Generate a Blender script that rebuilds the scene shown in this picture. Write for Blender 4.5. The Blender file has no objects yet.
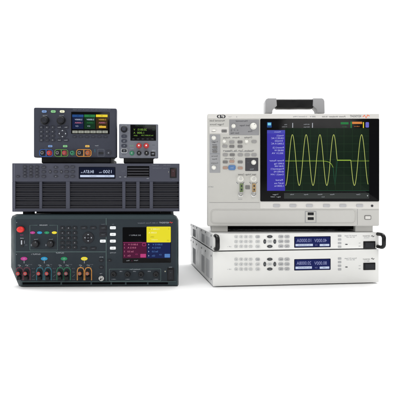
import bpy, math, random
from mathutils import Vector, Matrix

random.seed(7)
scn = bpy.context.scene
COL = scn.collection
PI = math.pi
R = math.radians

# ------------------------------------------------------------------ camera numbers
FOC = 581.0            # focal length in photo pixels (400 px wide picture)
CAMY, CAMH = -1.5, 0.247
HORIZON = 188.0

# ------------------------------------------------------------------ materials
def lin(c):
    out = []
    for v in c:
        v /= 255.0
        out.append(v / 12.92 if v <= 0.04045 else ((v + 0.055) / 1.055) ** 2.4)
    return out

MATS = {}
def mat(name, rgb, rough=0.5, spec=0.35, metal=0.0, var=0.05, grain=0.0, gscale=900.0, coat=0.0, smudge=0.10):
    """procedural painted metal or moulded plastic: slight tone drift, roughness smudges, fine grain"""
    if name in MATS:
        return MATS[name]
    m = bpy.data.materials.new(name); m.use_nodes = True
    nt = m.node_tree; b = nt.nodes['Principled BSDF']
    c = lin(rgb)
    tc = nt.nodes.new('ShaderNodeTexCoord')
    n1 = nt.nodes.new('ShaderNodeTexNoise'); n1.inputs['Scale'].default_value = 14; n1.inputs['Detail'].default_value = 5
    nt.links.new(tc.outputs['Object'], n1.inputs['Vector'])
    mx = nt.nodes.new('ShaderNodeMix'); mx.data_type = 'RGBA'
    mx.inputs[6].default_value = [min(1, v * (1 - var)) for v in c] + [1]
    mx.inputs[7].default_value = [min(1, v * (1 + var)) for v in c] + [1]
    nt.links.new(n1.outputs['Fac'], mx.inputs[0])
    nt.links.new(mx.outputs[2], b.inputs['Base Color'])
    n2 = nt.nodes.new('ShaderNodeTexNoise'); n2.inputs['Scale'].default_value = 38; n2.inputs['Detail'].default_value = 6
    nt.links.new(tc.outputs['Object'], n2.inputs['Vector'])
    mr = nt.nodes.new('ShaderNodeMapRange')
    mr.inputs['From Min'].default_value = 0.3; mr.inputs['From Max'].default_value = 0.7
    mr.inputs['To Min'].default_value = max(0.02, rough - smudge); mr.inputs['To Max'].default_value = min(1, rough + smudge)
    nt.links.new(n2.outputs['Fac'], mr.inputs['Value']); nt.links.new(mr.outputs[0], b.inputs['Roughness'])
    b.inputs['Metallic'].default_value = metal
    b.inputs['Specular IOR Level'].default_value = spec
    b.inputs['Coat Weight'].default_value = coat
    if grain > 0:
        n3 = nt.nodes.new('ShaderNodeTexNoise'); n3.inputs['Scale'].default_value = gscale; n3.inputs['Detail'].default_value = 2
        nt.links.new(tc.outputs['Object'], n3.inputs['Vector'])
        bp = nt.nodes.new('ShaderNodeBump'); bp.inputs['Strength'].default_value = grain; bp.inputs['Distance'].default_value = 0.0006
        nt.links.new(n3.outputs['Fac'], bp.inputs['Height']); nt.links.new(bp.outputs[0], b.inputs['Normal'])
    MATS[name] = m
    return m

def glow(name, rgb, k=1.0, base=(6, 6, 8)):
    """lit display pixels"""
    if name in MATS:
        return MATS[name]
    m = bpy.data.materials.new(name); m.use_nodes = True
    b = m.node_tree.nodes['Principled BSDF']
    b.inputs['Base Color'].default_value = lin(base) + [1]
    b.inputs['Roughness'].default_value = 0.35
    b.inputs['Specular IOR Level'].default_value = 0.05
    b.inputs['Emission Color'].default_value = lin(rgb) + [1]
    b.inputs['Emission Strength'].default_value = k
    MATS[name] = m
    return m

SLATE   = mat('slate_plastic', (50, 53, 65), 0.5, 0.25, grain=0.25)
SLATE_D = mat('slate_plastic_dark', (30, 32, 40), 0.5, 0.25, grain=0.2)
GREY3   = mat('steel_grey_paint', (64, 66, 78), 0.48, 0.25, grain=0.3)
GREY3_D = mat('steel_grey_bars', (48, 48, 53), 0.5, 0.25, grain=0.2)
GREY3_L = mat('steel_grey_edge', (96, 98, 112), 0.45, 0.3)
TEAL    = mat('dark_teal_panel', (29, 38, 45), 0.5, 0.25, grain=0.25)
TEAL_C  = mat('dark_teal_case', (40, 53, 57), 0.5, 0.25, grain=0.25)
TEAL_L  = mat('teal_edge_highlight', (78, 88, 96), 0.4, 0.3)
SMALLG  = mat('mid_grey_plastic', (103, 106, 115), 0.5, 0.3, grain=0.25)
RUBBER  = mat('black_rubber', (14, 14, 16), 0.65, 0.2, grain=0.3)
BLACK   = mat('black_plastic', (10, 10, 12), 0.35, 0.25)
SLOT    = mat('slot_gap_shade', (7, 7, 9), 0.8, 0.05)  # near-black, shade inside slots and gaps put into the colour
KEYD    = mat('dark_key', (22, 24, 30), 0.5, 0.3)
KEYG    = mat('slate_key', (40, 42, 52), 0.5, 0.3)
KEY3    = mat('grey_key', (46, 47, 56), 0.5, 0.3)
KEYS    = mat('silver_grey_key', (120, 123, 132), 0.45, 0.35)
KEYW    = mat('white_key', (225, 228, 230), 0.45, 0.35)
INK     = mat('pale_ink', (170, 175, 182), 0.6, 0.1)
INKD    = mat('dark_ink', (58, 58, 62), 0.6, 0.1)
INKM    = mat('mid_grey_ink', (108, 112, 120), 0.6, 0.1)
INKTEAL = mat('grey_green_ink', (88, 108, 106), 0.6, 0.1)
BEIGE   = mat('warm_grey_plastic', (184, 183, 179), 0.5, 0.3, grain=0.25, var=0.025)
BEIGE_D = mat('warm_grey_plastic_face', (182, 181, 176), 0.5, 0.3, grain=0.25, var=0.025)
BEIGE_L = mat('pale_grey_plastic', (203, 201, 197), 0.45, 0.35, grain=0.15, var=0.02)
SCOPEG  = mat('scope_mid_grey', (134, 134, 136), 0.5, 0.3, grain=0.2)
SCOPEG2 = mat('scope_strip_grey', (146, 147, 149), 0.5, 0.3, grain=0.2)
SCOPEK  = mat('scope_key_grey', (140, 139, 138), 0.5, 0.35)
SCOPEKB = mat('scope_key_brown', (156, 130, 116), 0.5, 0.35)
SCOPEKD = mat('scope_key_dark', (108, 107, 106), 0.5, 0.35)
SCOPEBL = mat('scope_key_blue', (76, 112, 158), 0.4, 0.4)
CHAR    = mat('charcoal_panel', (58, 58, 62), 0.5, 0.3)
KNOBW   = mat('ivory_knob', (222, 221, 214), 0.4, 0.4)
KNOBB   = mat('black_knob', (18, 19, 23), 0.42, 0.35)
WHITEP  = mat('white_enamel', (220, 220, 217), 0.42, 0.35, grain=0.2, gscale=1400, var=0.015)
WHITES  = mat('white_enamel_case', (214, 214, 213), 0.45, 0.35, grain=0.2, gscale=1400, var=0.02)
RKEY    = mat('pale_grey_key', (188, 189, 188), 0.5, 0.3)
RKEYD   = mat('mid_grey_key', (166, 167, 168), 0.5, 0.3)
RNAV    = mat('dark_grey_arrow_key', (62, 64, 66), 0.45, 0.35)
VENTG   = mat('vent_grey', (184, 185, 187), 0.7, 0.1)
CHROME  = mat('brushed_nickel', (190, 190, 188), 0.28, 0.5, metal=1.0)
STEEL   = mat('dull_screw_steel', (120, 120, 122), 0.4, 0.5, metal=1.0)
RED     = mat('red_plastic', (205, 38, 34), 0.35, 0.4)
REDPOST = mat('red_post_plastic', (176, 44, 44), 0.35, 0.4)
REDDULL = mat('dull_red_post', (132, 60, 62), 0.4, 0.4)
BLUEP   = mat('blue_ring_plastic', (52, 92, 160), 0.4, 0.4)
GREENP  = mat('green_ring_plastic', (92, 142, 66), 0.4, 0.4)
GREENT  = mat('green_post_plastic', (40, 116, 84), 0.4, 0.4)
GREEND  = mat('deep_green_ring', (18, 104, 72), 0.4, 0.4)
TEALR   = mat('teal_ring', (26, 102, 118), 0.4, 0.4)
ORANGEP = mat('orange_ring_plastic', (206, 140, 58), 0.4, 0.4)
ORANGED = mat('burnt_orange_plastic', (160, 84, 40), 0.4, 0.4)
PURPR   = mat('plum_ring', (92, 34, 52), 0.4, 0.4)
MAGP    = mat('magenta_ink', (168, 52, 128), 0.5, 0.2)
CYANP   = mat('cyan_ink', (36, 136, 180), 0.5, 0.2)
GRNP    = mat('green_ink', (34, 130, 86), 0.5, 0.2)
YELP    = mat('yellow_ink', (222, 204, 48), 0.5, 0.2)
PALEYEL = mat('pale_lit_ink', (226, 226, 196), 0.5, 0.2)
BLUEINK = mat('blue_ink', (112, 142, 190), 0.5, 0.2)
GREENINK= mat('leaf_green_ink', (126, 186, 130), 0.5, 0.2)
ORINK   = mat('amber_ink', (214, 172, 84), 0.5, 0.2)
REDINK  = mat('red_ink', (196, 52, 48), 0.5, 0.2)
ORGINK  = mat('orange_red_ink', (224, 96, 44), 0.5, 0.2)
GRNCONN = mat('olive_green_plastic', (104, 122, 82), 0.5, 0.3)
TANCONN = mat('tan_plastic', (162, 134, 92), 0.5, 0.3)
GLASS   = mat('display_glass', (4, 4, 6), 0.12, 0.10, var=0.0, smudge=0.04)
GLASSN  = mat('navy_display_glass', (10, 12, 34), 0.15, 0.08, var=0.0, smudge=0.04)

E_WHITE = glow('lit_white', (236, 240, 246))
E_PALE  = glow('lit_pale_blue', (196, 208, 232))
E_DIM   = glow('lit_dim_lilac', (150, 156, 200))
E_NAVY  = glow('lit_navy', (26, 34, 88))
E_NAVYD = glow('lit_deep_navy', (12, 18, 40))
E_TXT   = glow('lit_grey_text', (170, 174, 180))
E_TRACE = glow('lit_trace_green', (184, 194, 104))
E_TRACE2= glow('lit_trace_lime', (146, 178, 62))
E_GHOST = glow('lit_trace_teal', (34, 86, 62))
E_GRID  = glow('lit_grid', (36, 60, 36))
E_SCR   = glow('lit_screen_green', (15, 32, 18))
E_SIDE  = glow('lit_sidebar_violet', (60, 54, 168))
E_SIDEH = glow('lit_sidebar_head', (72, 74, 176))
E_LILAC = glow('lit_lilac_text', (196, 198, 240))
E_CYAN  = glow('lit_cyan', (120, 206, 228))
E_BARG  = glow('lit_bar_grey', (54, 58, 56))
E_GRN   = glow('lit_green', (42, 122, 66))
E_GRND  = glow('lit_deep_green', (12, 50, 27))
E_BLU   = glow('lit_blue', (34, 74, 132))
E_BLUD  = glow('lit_deep_blue', (16, 29, 64))
E_YEL   = glow('lit_yellow', (232, 208, 52))
E_YELD  = glow('lit_brown', (58, 41, 14))
E_AMB   = glow('lit_amber', (226, 182, 60))
E_PINK  = glow('lit_pink', (206, 120, 150))
E_MAG   = glow('lit_magenta', (78, 18, 52))
E_MAGL  = glow('lit_magenta_light', (184, 62, 122))
E_DBL   = glow('lit_royal_blue', (21, 32, 78))
E_DBLL  = glow('lit_sky_blue', (84, 128, 190))
E_PANY  = glow('lit_panel_yellow', (232, 220, 42))
E_PANT  = glow('lit_panel_pale', (250, 246, 190))
E_OLIVE = glow('lit_panel_olive', (120, 110, 20))
E_LCDG  = glow('lit_lcd_green', (128, 176, 70))
E_LCDD  = glow('lit_lcd_dim', (66, 92, 70))
E_ORG   = glow('lit_orange', (214, 132, 66))
E_VIO   = glow('lit_violet', (104, 104, 196))

# ------------------------------------------------------------------ mesh builder
class B:
    def __init__(s):
        s.v = []; s.f = []; s.mi = []; s.mats = []
    def m(s, mt):
        if mt not in s.mats:
            s.mats.append(mt)
        return s.mats.index(mt)
    def add(s, vs, fs, mt):
        o = len(s.v); k = s.m(mt)
        s.v.extend(vs)
        for f in fs:
            s.f.append([i + o for i in f]); s.mi.append(k)
    def build(s, name, parent, angle=32):
        me = bpy.data.meshes.new(name)
        me.from_pydata(s.v, [], s.f)
        for mt in s.mats:
            me.materials.append(mt)
        me.polygons.foreach_set('material_index', s.mi)
        me.polygons.foreach_set('use_smooth', [True] * len(s.f))
        me.update()
        me.set_sharp_from_angle(angle=R(angle))
        o = bpy.data.objects.new(name, me); COL.objects.link(o)
        if parent is not None:
            o.parent = parent
        return o

def rrect(x, z, w, h, r, seg=4):
    r = max(1e-5, min(r, w / 2 - 1e-6, h / 2 - 1e-6))
    pts = []
    for (cx, cz, a0) in ((x + w/2 - r, z + h/2 - r, 0), (x - w/2 + r, z + h/2 - r, 90), (x - w/2 + r, z - h/2 + r, 180), (x + w/2 - r, z - h/2 + r, 270)):
        for i in range(seg + 1):
            a = R(a0 + 90 * i / seg)
            pts.append((cx + r * math.cos(a), cz + r * math.sin(a)))
    return pts

def rings(b, rs, mt, cap0=True, cap1=True):
    """rs: list of (outline pts, y); consecutive outlines are joined; last one faces the viewer (-y)"""
    n = len(rs[0][0]); vs = []; fs = []
    for pts, y in rs:
        vs += [(p[0], y, p[1]) for p in pts]
    for k in range(len(rs) - 1):
        for i in range(n):
            j = (i + 1) % n
            fs.append((k*n + i, k*n + j, (k+1)*n + j, (k+1)*n + i))
    if cap1: fs.append([(len(rs)-1)*n + i for i in range(n)])
    if cap0: fs.append([n - 1 - i for i in range(n)])
    b.add(vs, fs, mt)

def plate(b, x, z, w, h, r, y0, y1, mt, ch=0.0004, seg=4):
    ch = min(ch, w * 0.3, h * 0.3)
    rs = [(rrect(x, z, w, h, r, seg), y0), (rrect(x, z, w, h, r, seg), y1 + ch),
          (rrect(x, z, w - ch * 0.6, h - ch * 0.6, max(r - ch * 0.3, 1e-5), seg), y1 + ch * 0.3),
          (rrect(x, z, w - ch * 2, h - ch * 2, max(r - ch, 1e-5), seg), y1)]
    rings(b, rs, mt)

def frame(b, x, z, w, h, t, r, y0, y1, mt, ch=0.0004, ri=None, seg=4):
    """rectangular rim with a hole; t = rim width"""
    ri = max(r - t, 0.0004) if ri is None else ri
    o = rrect(x, z, w, h, r, seg); o2 = rrect(x, z, w - 2*ch, h - 2*ch, max(r - ch, 1e-5), seg)
    i2 = rrect(x, z, w - 2*t + 2*ch, h - 2*t + 2*ch, ri + ch, seg); i1 = rrect(x, z, w - 2*t, h - 2*t, ri, seg)
    rings(b, [(o, y0), (o, y1 + ch), (o2, y1), (i2, y1), (i1, y1 + ch), (i1, y0)], mt, False, False)

def polyplate(b, pts, y0, y1, mt):
    rings(b, [(pts, y0), (pts, y1)], mt)

def box(b, x0, x1, y0, y1, z0, z1, mt, ch=0.0008):
    """bevelled box, y0 front"""
    ch = min(ch, abs(x1-x0)*.3, abs(y1-y0)*.3, abs(z1-z0)*.3)
    cx, cz, w, h = (x0+x1)/2, (z0+z1)/2, x1-x0, z1-z0
    f = lambda e: rrect(cx, cz, w - 2*e, h - 2*e, ch if e < 1e-9 else ch * 0.5, 2)
    rings(b, [(f(ch), y1), (f(0), y1 - ch), (f(0), y0 + ch), (f(ch), y0)], mt)

def lathe(b, x, z, prof, mt, n=28, flute=0, depth=0.0, fr=None):
    """prof: list of (radius, y) from back to front, turned about the y axis"""
    vs = []; fs = []
    for k, (r, y) in enumerate(prof):
        for i in range(n):
            a = 2 * PI * i / n
            rr = r
            if flute and fr and fr[0] <= k <= fr[1]:
                rr = r * (1 - depth * (0.5 + 0.5 * math.cos(flute * a)))
            vs.append((x + rr * math.cos(a), y, z + rr * math.sin(a)))
    for k in range(len(prof) - 1):
        for i in range(n):
            j = (i + 1) % n
            fs.append((k*n + i, k*n + j, (k+1)*n + j, (k+1)*n + i))
    fs.append([(len(prof)-1)*n + i for i in range(n)])
    fs.append([n - 1 - i for i in range(n)])
    b.add(vs, fs, mt)

def ellipse_plate(b, x, z, rx, rz, y0, y1, mt, n=24, ch=0.3):
    e = lambda s: [(x + rx*s*math.cos(2*PI*i/n), z + rz*s*math.sin(2*PI*i/n)) for i in range(n)]
    d = (y0 - y1)
    rings(b, [(e(1), y0), (e(1), y1 + d*ch), (e(.93), y1 + d*ch*.3), (e(.8), y1)], mt)

def tube(b, pts, rad, mt, n=10, sx=1.0):
    pts = [Vector(p) for p in pts]; vs = []; fs = []
    up = Vector((1, 0, 0)) if abs((pts[-1]-pts[0]).normalized().x) < .9 else Vector((0, 0, 1))
    for k, p in enumerate(pts):
        d = (pts[min(k+1, len(pts)-1)] - pts[max(k-1, 0)]).normalized()
        a = d.cross(up).normalized(); c = a.cross(d).normalized()
        for i in range(n):
            t = 2*PI*i/n
            vs.append(tuple(p + a*rad*math.cos(t) + c*rad*sx*math.sin(t)))
    for k in range(len(pts)-1):
        for i in range(n):
            j = (i+1) % n
            fs.append((k*n+i, k*n+j, (k+1)*n+j, (k+1)*n+i))
    fs.append([(len(pts)-1)*n+i for i in range(n)]); fs.append([n-1-i for i in range(n)])
    b.add(vs, fs, mt)

def ribbon(b, pts, w, y0, y1, mt):
    """flat stroke along (x,z) points, front at y1"""
    n = len(pts); L = []; Rr = []
    for k in range(n):
        a = Vector(pts[max(k-1, 0)]); c = Vector(pts[min(k+1, n-1)])
        d = (c - a)
        if d.length < 1e-9: d = Vector((1, 0))
        d.normalize(); q = Vector((-d.y, d.x)) * w/2; p = Vector(pts[k])
        L.append(p+q); Rr.append(p-q)
    vs = [(p.x, y1, p.y) for p in L] + [(p.x, y1, p.y) for p in Rr] + [(p.x, y0, p.y) for p in L] + [(p.x, y0, p.y) for p in Rr]
    fs = []
    for k in range(n-1):
        fs += [(k, k+n, k+1+n, k+1), (k, k+1, 2*n+k+1, 2*n+k), (n+k, 3*n+k, 3*n+k+1, n+k+1)]
    b.add(vs, fs, mt)

_TXT = {}
def glyphs(s):
    if s in _TXT: return _TXT[s]
    cu = bpy.data.curves.new('txt', 'FONT'); cu.body = s; cu.size = 1.0; cu.resolution_u = 3
    ob = bpy.data.objects.new('txt', cu); COL.objects.link(ob)
    dg = bpy.context.evaluated_depsgraph_get()
    me = bpy.data.meshes.new_from_object(ob.evaluated_get(dg))
    vs = [v.co.copy() for v in me.vertices]; fs = [list(p.vertices) for p in me.polygons]
    bpy.data.objects.remove(ob); bpy.data.curves.remove(cu); bpy.data.meshes.remove(me)
    x0 = min((v.x for v in vs), default=0); x1 = max((v.x for v in vs), default=1)
    _TXT[s] = ([(v.x - x0, v.y) for v in vs], fs, x1 - x0)
    return _TXT[s]

CAPH = 0.70
def text(b, s, x, z, h, y, mt, w=None, align='c', mirror=True):
    """flat lettering standing on the panel; the photograph shows every legend mirror-reversed"""
    vs, fs, W = glyphs(s)
    k = h / CAPH; kx = k if w is None else min(w / W, k * 1.2)
    tw = W * kx
    x0 = {'c': x - tw/2, 'l': x, 'r': x - tw}[align]
    out = [((x0 + tw - p[0]*kx) if mirror else (x0 + p[0]*kx), y, z - h/2 + p[1]*k) for p in vs]
    b.add(out, [f[::-1] for f in fs] if mirror else fs, mt)

# ------------------------------------------------------------------ things
def tag(o, label=None, cat=None, group=None, kind=None):
    if label: o['label'] = label
    if cat: o['category'] = cat
    if group: o['group'] = group
    if kind: o['kind'] = kind

class Unit:
    def __init__(s, name, label, cat, x, y, z, yaw=0.0, group=None):
        s.o = bpy.data.objects.new(name, None); COL.objects.link(s.o)
        s.o.empty_display_size = 0.05
        s.o.location = (x, y, z); s.o.rotation_euler = (0, 0, yaw)
        tag(s.o, label, cat, group)
        s.p = Vector((x, y, z)); s.r = Vector((math.cos(yaw), math.sin(yaw), 0)); s.n = Vector((math.sin(yaw), -math.cos(yaw), 0))
        s.sc = FOC / (y - CAMY)
    def u(s, px, py, yo=0.0):
        """where a measured photo pixel falls on this instrument's own front plane"""
        c = Vector((0, CAMY, CAMH)); d = Vector(((px-200)/FOC, 1, (HORIZON-py)/FOC))
        t = (s.p - s.n*yo - c).dot(s.n) / d.dot(s.n); q = c + d*t
        return (q - s.p).dot(s.r), q.z - s.p.z
    def L(s, n):
        return n / s.sc
    # --- panel items, given in measured pixels
    def plate(s, b, px, py, w, h, r, y0, y1, mt, ch=0.0004):
        x, z = s.u(px, py); plate(b, x, z, s.L(w), s.L(h), s.L(r), y0, y1, mt, ch)
    def rect(s, b, x0, y0p, x1, y1p, r, y0, y1, mt, ch=0.0004):
        a = s.u(x0, y0p); c = s.u(x1, y1p)
        plate(b, (a[0]+c[0])/2, (a[1]+c[1])/2, abs(c[0]-a[0]), abs(c[1]-a[1]), s.L(r), y0, y1, mt, ch)
    def frame(s, b, x0, y0p, x1, y1p, t, r, y0, y1, mt, ch=0.0003):
        a = s.u(x0, y0p); c = s.u(x1, y1p)
        frame(b, (a[0]+c[0])/2, (a[1]+c[1])/2, abs(c[0]-a[0]), abs(c[1]-a[1]), s.L(t), s.L(r), y0, y1, mt, ch)
    def text(s, b, t, px, py, h, y, mt, w=None, align='c', mirror=True):
        x, z = s.u(px, py); text(b, t, x, z, s.L(h), y, mt, None if w is None else s.L(w), align, mirror)
    def line(s, b, pts, w, y, mt):
        ribbon(b, [s.u(*p) for p in pts], s.L(w), y + 0.0003, y, mt)
    def key(s, px, py, w, h, mt, leg=None, legm=None, r=0.8, proud=0.0024, lh=0.9, name='key', base=0.0, bezel=None):
        b = B(); s.plate(b, px, py, w, h, r, base, base - proud, mt, ch=0.0007)
        if bezel: s.plate(b, px, py, w + 0.8, h + 0.8, r + .3, base, base - 0.0005, bezel, ch=0.0003)
        if leg: s.text(b, leg, px, py, lh, base - proud - 0.00012, legm or INK, w=None)
        return b.build(name, s.o)
    def oval(s, px, py, w, h, mt, leg=None, legm=None, proud=0.0016, name='key', lh=0.9, base=0.0):
        b = B(); x, z = s.u(px, py)
        ellipse_plate(b, x, z, s.L(w)/2, s.L(h)/2, base, base - proud, mt)
        if leg: s.text(b, leg, px, py, lh, base - proud - 0.00012, legm or INK)
        return b.build(name, s.o)
    def knob(s, px, py, r, mt, h=0.013, mark=None, cap=None, base=0.0, flute=18, name='knob', skirt=True):
        x, z = s.u(px, py); r = s.L(r); b = B()
        pr = [(r*1.12, base), (r*1.12, base - h*.10), (r*1.0, base - h*.16)] if skirt else [(r, base), (r, base - h*.05), (r, base - h*.1)]
        pr += [(r*.98, base - h*.3), (r*.94, base - h*.86), (r*.88, base - h*.96), (r*.78, base - h), (r*.5, base - h*.985)]
        lathe(b, x, z, pr, mt, n=72 if flute else 40, flute=flute, depth=0.07, fr=(3, 5))
        if mark:
            a = R(random.uniform(50, 130))
            ribbon(b, [(x + r*.35*math.cos(a), z + r*.35*math.sin(a)), (x + r*.8*math.cos(a), z + r*.8*math.sin(a))], r*.14, base - h, base - h - .0002, mark)
        o = b.build(name, s.o)
        if cap:
            c = B(); lathe(c, x, z, [(r*.62, base - h*.96), (r*.62, base - h - .0006), (r*.55, base - h - .001)], cap, n=32)
            c.build('cap', o)
        return o
    def post(s, px, py, r, ring, body, hole=BLACK, h=0.017, base=0.0, name='binding_post', mid=None):
        """binding post: coloured collar, fluted thumb nut, hollow metal stem"""
        x, z = s.u(px, py); r = s.L(r); b = B()
        lathe(b, x, z, [(r*1.25, base), (r*1.25, base - .0012), (r*1.12, base - .0022), (r*.8, base - .0026), (r*.8, base - h*.3),
                        (r*.98, base - h*.34), (r*.98, base - h*.82), (r*.9, base - h*.92), (r*.7, base - h*.95)], body, n=60, flute=15, depth=.1, fr=(5, 6))
        o = b.build(name, s.o)
        c = B(); lathe(c, x, z, [(r*.74, base - h*.9), (r*.74, base - h*.97), (r*.62, base - h), (r*.34, base - h)], ring, n=28); c.build('post_collar', o)
        c = B(); lathe(c, x, z, [(r*.34, base - h*.9), (r*.34, base - h*1.01), (r*.26, base - h*1.015)], hole, n=18); c.build('socket', o)
        return o

def taper_body(b, w, h, z0, y0, y1, mt, dx=0.0, dz=0.0, r=0.004):
    """instrument case: rounded section running back from y0 to y1, drawn in by dx at the rear"""
    cz = z0 + h/2
    f = lambda e, dx, dz: rrect(0, cz, w - 2*e - 2*dx, h - 2*e - 2*dz, r, 4)
    rings(b, [(f(.002, dx, dz), y1), (f(0, dx, dz), y1 - .003), (f(0, 0, 0), y0 + .002), (f(.002, 0, 0), y0)], mt)

# ================================================================== floor sweep
def make_floor():
    b = B(); prof = [(-7.0, 0.0), (-3, 0), (0, 0), (2.2, 0.0)]
    for i in range(1, 13):
        a = R(90*i/12); prof.append((2.2 + 1.4*math.sin(a), 1.4 - 1.4*math.cos(a)))
    prof += [(3.6, 3.0), (3.6, 5.0)]
    X = 7.0; vs = []; fs = []
    for (y, z) in prof: vs += [(-X, y, z), (X, y, z)]
    for k in range(len(prof)-1): fs.append((2*k, 2*k+1, 2*k+3, 2*k+2))
    m = mat('white_paper_sweep', (250, 250, 250), 0.9, 0.1, var=0.004)
    b.add(vs, fs, m)
    o = b.build('floor', None, 60); o['kind'] = 'structure'
make_floor()

LEFTG = 'dark bench instruments in the left stack'
RIGHTG = 'pale bench instruments in the right stack'

# ================================================================== dark modular power analyzer (bottom of left stack)
def make_analyzer():
    U = Unit('power_analyzer', 'large dark teal power analyzer with red stop button, bottom of the left stack', 'power analyzer', -0.2627, -0.05, 0.0, R(2.2), LEFTG)
    P = U.u
    # case behind the bezel
    b = B(); x0, z0 = P(16, 284); x1, z1 = P(176, 216)
    taper_body(b, x1 - x0 - .002, z1 - z0, z0, .02, .46, TEAL_C, .004, .0)
    U_case = b.build('case', U.o)
    # bezel: outline with the cut lower corner, widening to the rear
    back = [(11.2, 219), (11.2, 267), (19.5, 286.6), (178.6, 286.6), (178.6, 220), (176.5, 216), (172.5, 214.0), (16.5, 214.0), (12.6, 215.6)]
    frnt = [(14.8, 219.5), (14.8, 267.5), (21.8, 285.4), (177.4, 285.4), (177.4, 220.6), (175.4, 216.8), (172, 215.2), (18.5, 215.2), (15.6, 216.8)]
    b = B(); bk = [P(*q, .030) for q in back][::-1]; fr = [P(*q) for q in frnt][::-1]
    mid = [(a[0]*.25 + c[0]*.75, a[1]*.25 + c[1]*.75) for a, c in zip(bk, fr)]
    ins = [(c[0]*.994, c[1]*.985 + .0012) for c in fr]
    rings(b, [(bk, .036), (bk, .028), (mid, .005), (fr, .001), (ins, 0)], TEAL_C)
    bez = b.build('bezel', U.o, 25)
    b = B(); U.line(b, [(15.2, 220), (15.2, 267), (21.6, 282.8)], .45, -.0002, TEAL_L); b.build('pale_edge_line', bez)  # bezel edge highlight painted as a paler teal line
    # front panel with its printed frames and legends
    b = B(); T = U.text; y = -.0012
    polyplate(b, [P(*q) for q in ((16.4, 219.6), (16.4, 267.8), (21.2, 281.2), (175.6, 281.2), (175.6, 219.6))][::-1], .001, -.001, TEAL)
    U.line(b, [(16, 251.8), (105.6, 251.8)], .5, y, INKTEAL); U.line(b, [(106.2, 218), (106.2, 281)], .5, y, INKTEAL)
    U.line(b, [(21.3, 281.5), (176, 281.5)], .35, y, INKTEAL)
    for q in ([(30, 250), (30, 225.2), (37.6, 225.2)], [(49.5, 225.2), (57.6, 225.2), (57.6, 250), (30, 250)]): U.line(b, q, .38, y, INKTEAL)
    T(b, 'MEASURE', 43.5, 225.1, 1.1, y, INK, 9)
    T(b, 'v', 16.8, 222.4, 1.5, y, INK); T(b, 'STOP', 21.8, 235, .9, y, MAGP)
    T(b, 'LINE', 22, 238.2, 1, y, INK, 5); T(b, 'ON', 26.4, 245, .9, y, INKM); T(b, 'v', 16.6, 254.2, 1.2, y, INK)
    T(b, 'Voltage', 36.2, 239.2, 1, y, INK, 4); T(b, 'Current', 51, 239.2, 1, y, INK, 4)
    T(b, 'OUTPUT 1', 36, 254.2, 1.3, y, INK, 9); T(b, 'OUTPUT', 60, 252.9, 1.2, y, INK, 16)
    for x_, t_ in ((19.5, '+'), (27, '-'), (40, '+'), (48, '-'), (60, '+'), (67, '-'), (80.5, '+'), (88, '-')): T(b, t_, x_, 266.3, 1.6, y, INK)
    for x_ in (22, 42, 62, 83): T(b, '20V 5A', x_ + 8.2, 264.5, .8, y, INKM, 4)
    for x_ in (19.6, 26.9, 40, 48.1, 60.3, 67.2, 80.7, 88.3):
        U.line(b, [(x_ - 1.6, 265), (x_ + .4, 265), (x_ + 1.4, 266.2)], .35, y, INK); T(b, 'S', x_ + 2.9, 266.6, .9, y, INKM); T(b, '-', x_ + 3.2, 269, 1.4, y, INK)
    for x_ in (33.4, 54.2, 73.5):
        T(b, '5.1A', x_, 268.4, .9, y, INKM, 3); T(b, '60V', x_, 272, .9, y, INKM, 3); U.line(b, [(x_ - 1, 276.6), (x_ + 1.4, 274.6)], .35, y, INKM); T(b, 'Sense', x_, 279.5, .8, y, INKM, 4)
    T(b, 'Meter', 103, 224.2, .9, y, INKM, 4); T(b, 'Set', 113, 224.2, .9, y, INKM, 4); T(b, 'Output Settings', 113, 252.6, .9, y, INK, 6)
    T(b, 'Menu', 113.3, 252.6, .1, y, INKM); T(b, 'All On', 101.4, 257, .9, y, INK, 5); T(b, 'Trigger', 101, 273.4, .8, y, INK, 2.6)
    T(b, 'DC Power Analyzer', 146, 222.9, 1.3, y, INKM, 17); T(b, 'KEYSIGHT', 164, 222.6, 1.5, y, INK, 9.5); T(b, 'TECHNOLOGIES', 156, 222.9, .9, y, INKM, 4.5)
    U.line(b, [(169.5, 222.6), (170.5, 221.9), (171.4, 223), (172.6, 222.2)], .7, y, REDINK)
    U.frame(b, 109.2, 268.9, 161, 281, .4, .8, -.0009, y, INKTEAL, ch=.0001)
    T(b, 'Auxiliary Port', 135, 269.2, 1.1, y, INK, 11)
    for x_, t_ in ((121, 'USB'), (134.5, 'LAN'), (149.3, 'GPIB')): T(b, t_, x_, 271.3, .9, y, INK, 4)
    for x_ in (113.8, 127.7, 141.2, 156): T(b, '- DVM +', x_, 279.2, .8, y, INK, 5)
    T(b, 'Line', 170.4, 267, 1.1, y, INK, 4); T(b, 'o', 165.2, 271, 1.8, y, PALEYEL)
    fp = b.build('front_panel', U.o)
    by = -.001
    # red stop button
    x, z = P(21.3, 229.3); r = U.L(3.7); b = B()
    lathe(b, x, z, [(r*.72, by), (r*.72, by-.003), (r, by-.004), (r*1.0, by-.008), (r*.86, by-.0105), (r*.5, by-.012), (r*.15, by-.0125)], RED, n=40)
    for i in range(len(b.v)): b.v[i] = (b.v[i][0], b.v[i][1], z + (b.v[i][2]-z)*.82)
    o = b.build('stop_button', U.o); o['label'] = 'red mushroom stop button'
    # slide switch, little lamps
    b = B(); U.rect(b, 20.4, 239.4, 23.6, 247, .4, by, by-.001, KEYD); U.rect(b, 21.3, 240.2, 22.5, 244.4, .2, by, by-.003, INK); b.build('slide_switch', U.o)
    b = B(); U.plate(b, 24.6, 242, .8, 3.2, .3, by, by-.0015, INKM); b.build('indicator_bar', U.o)
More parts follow.
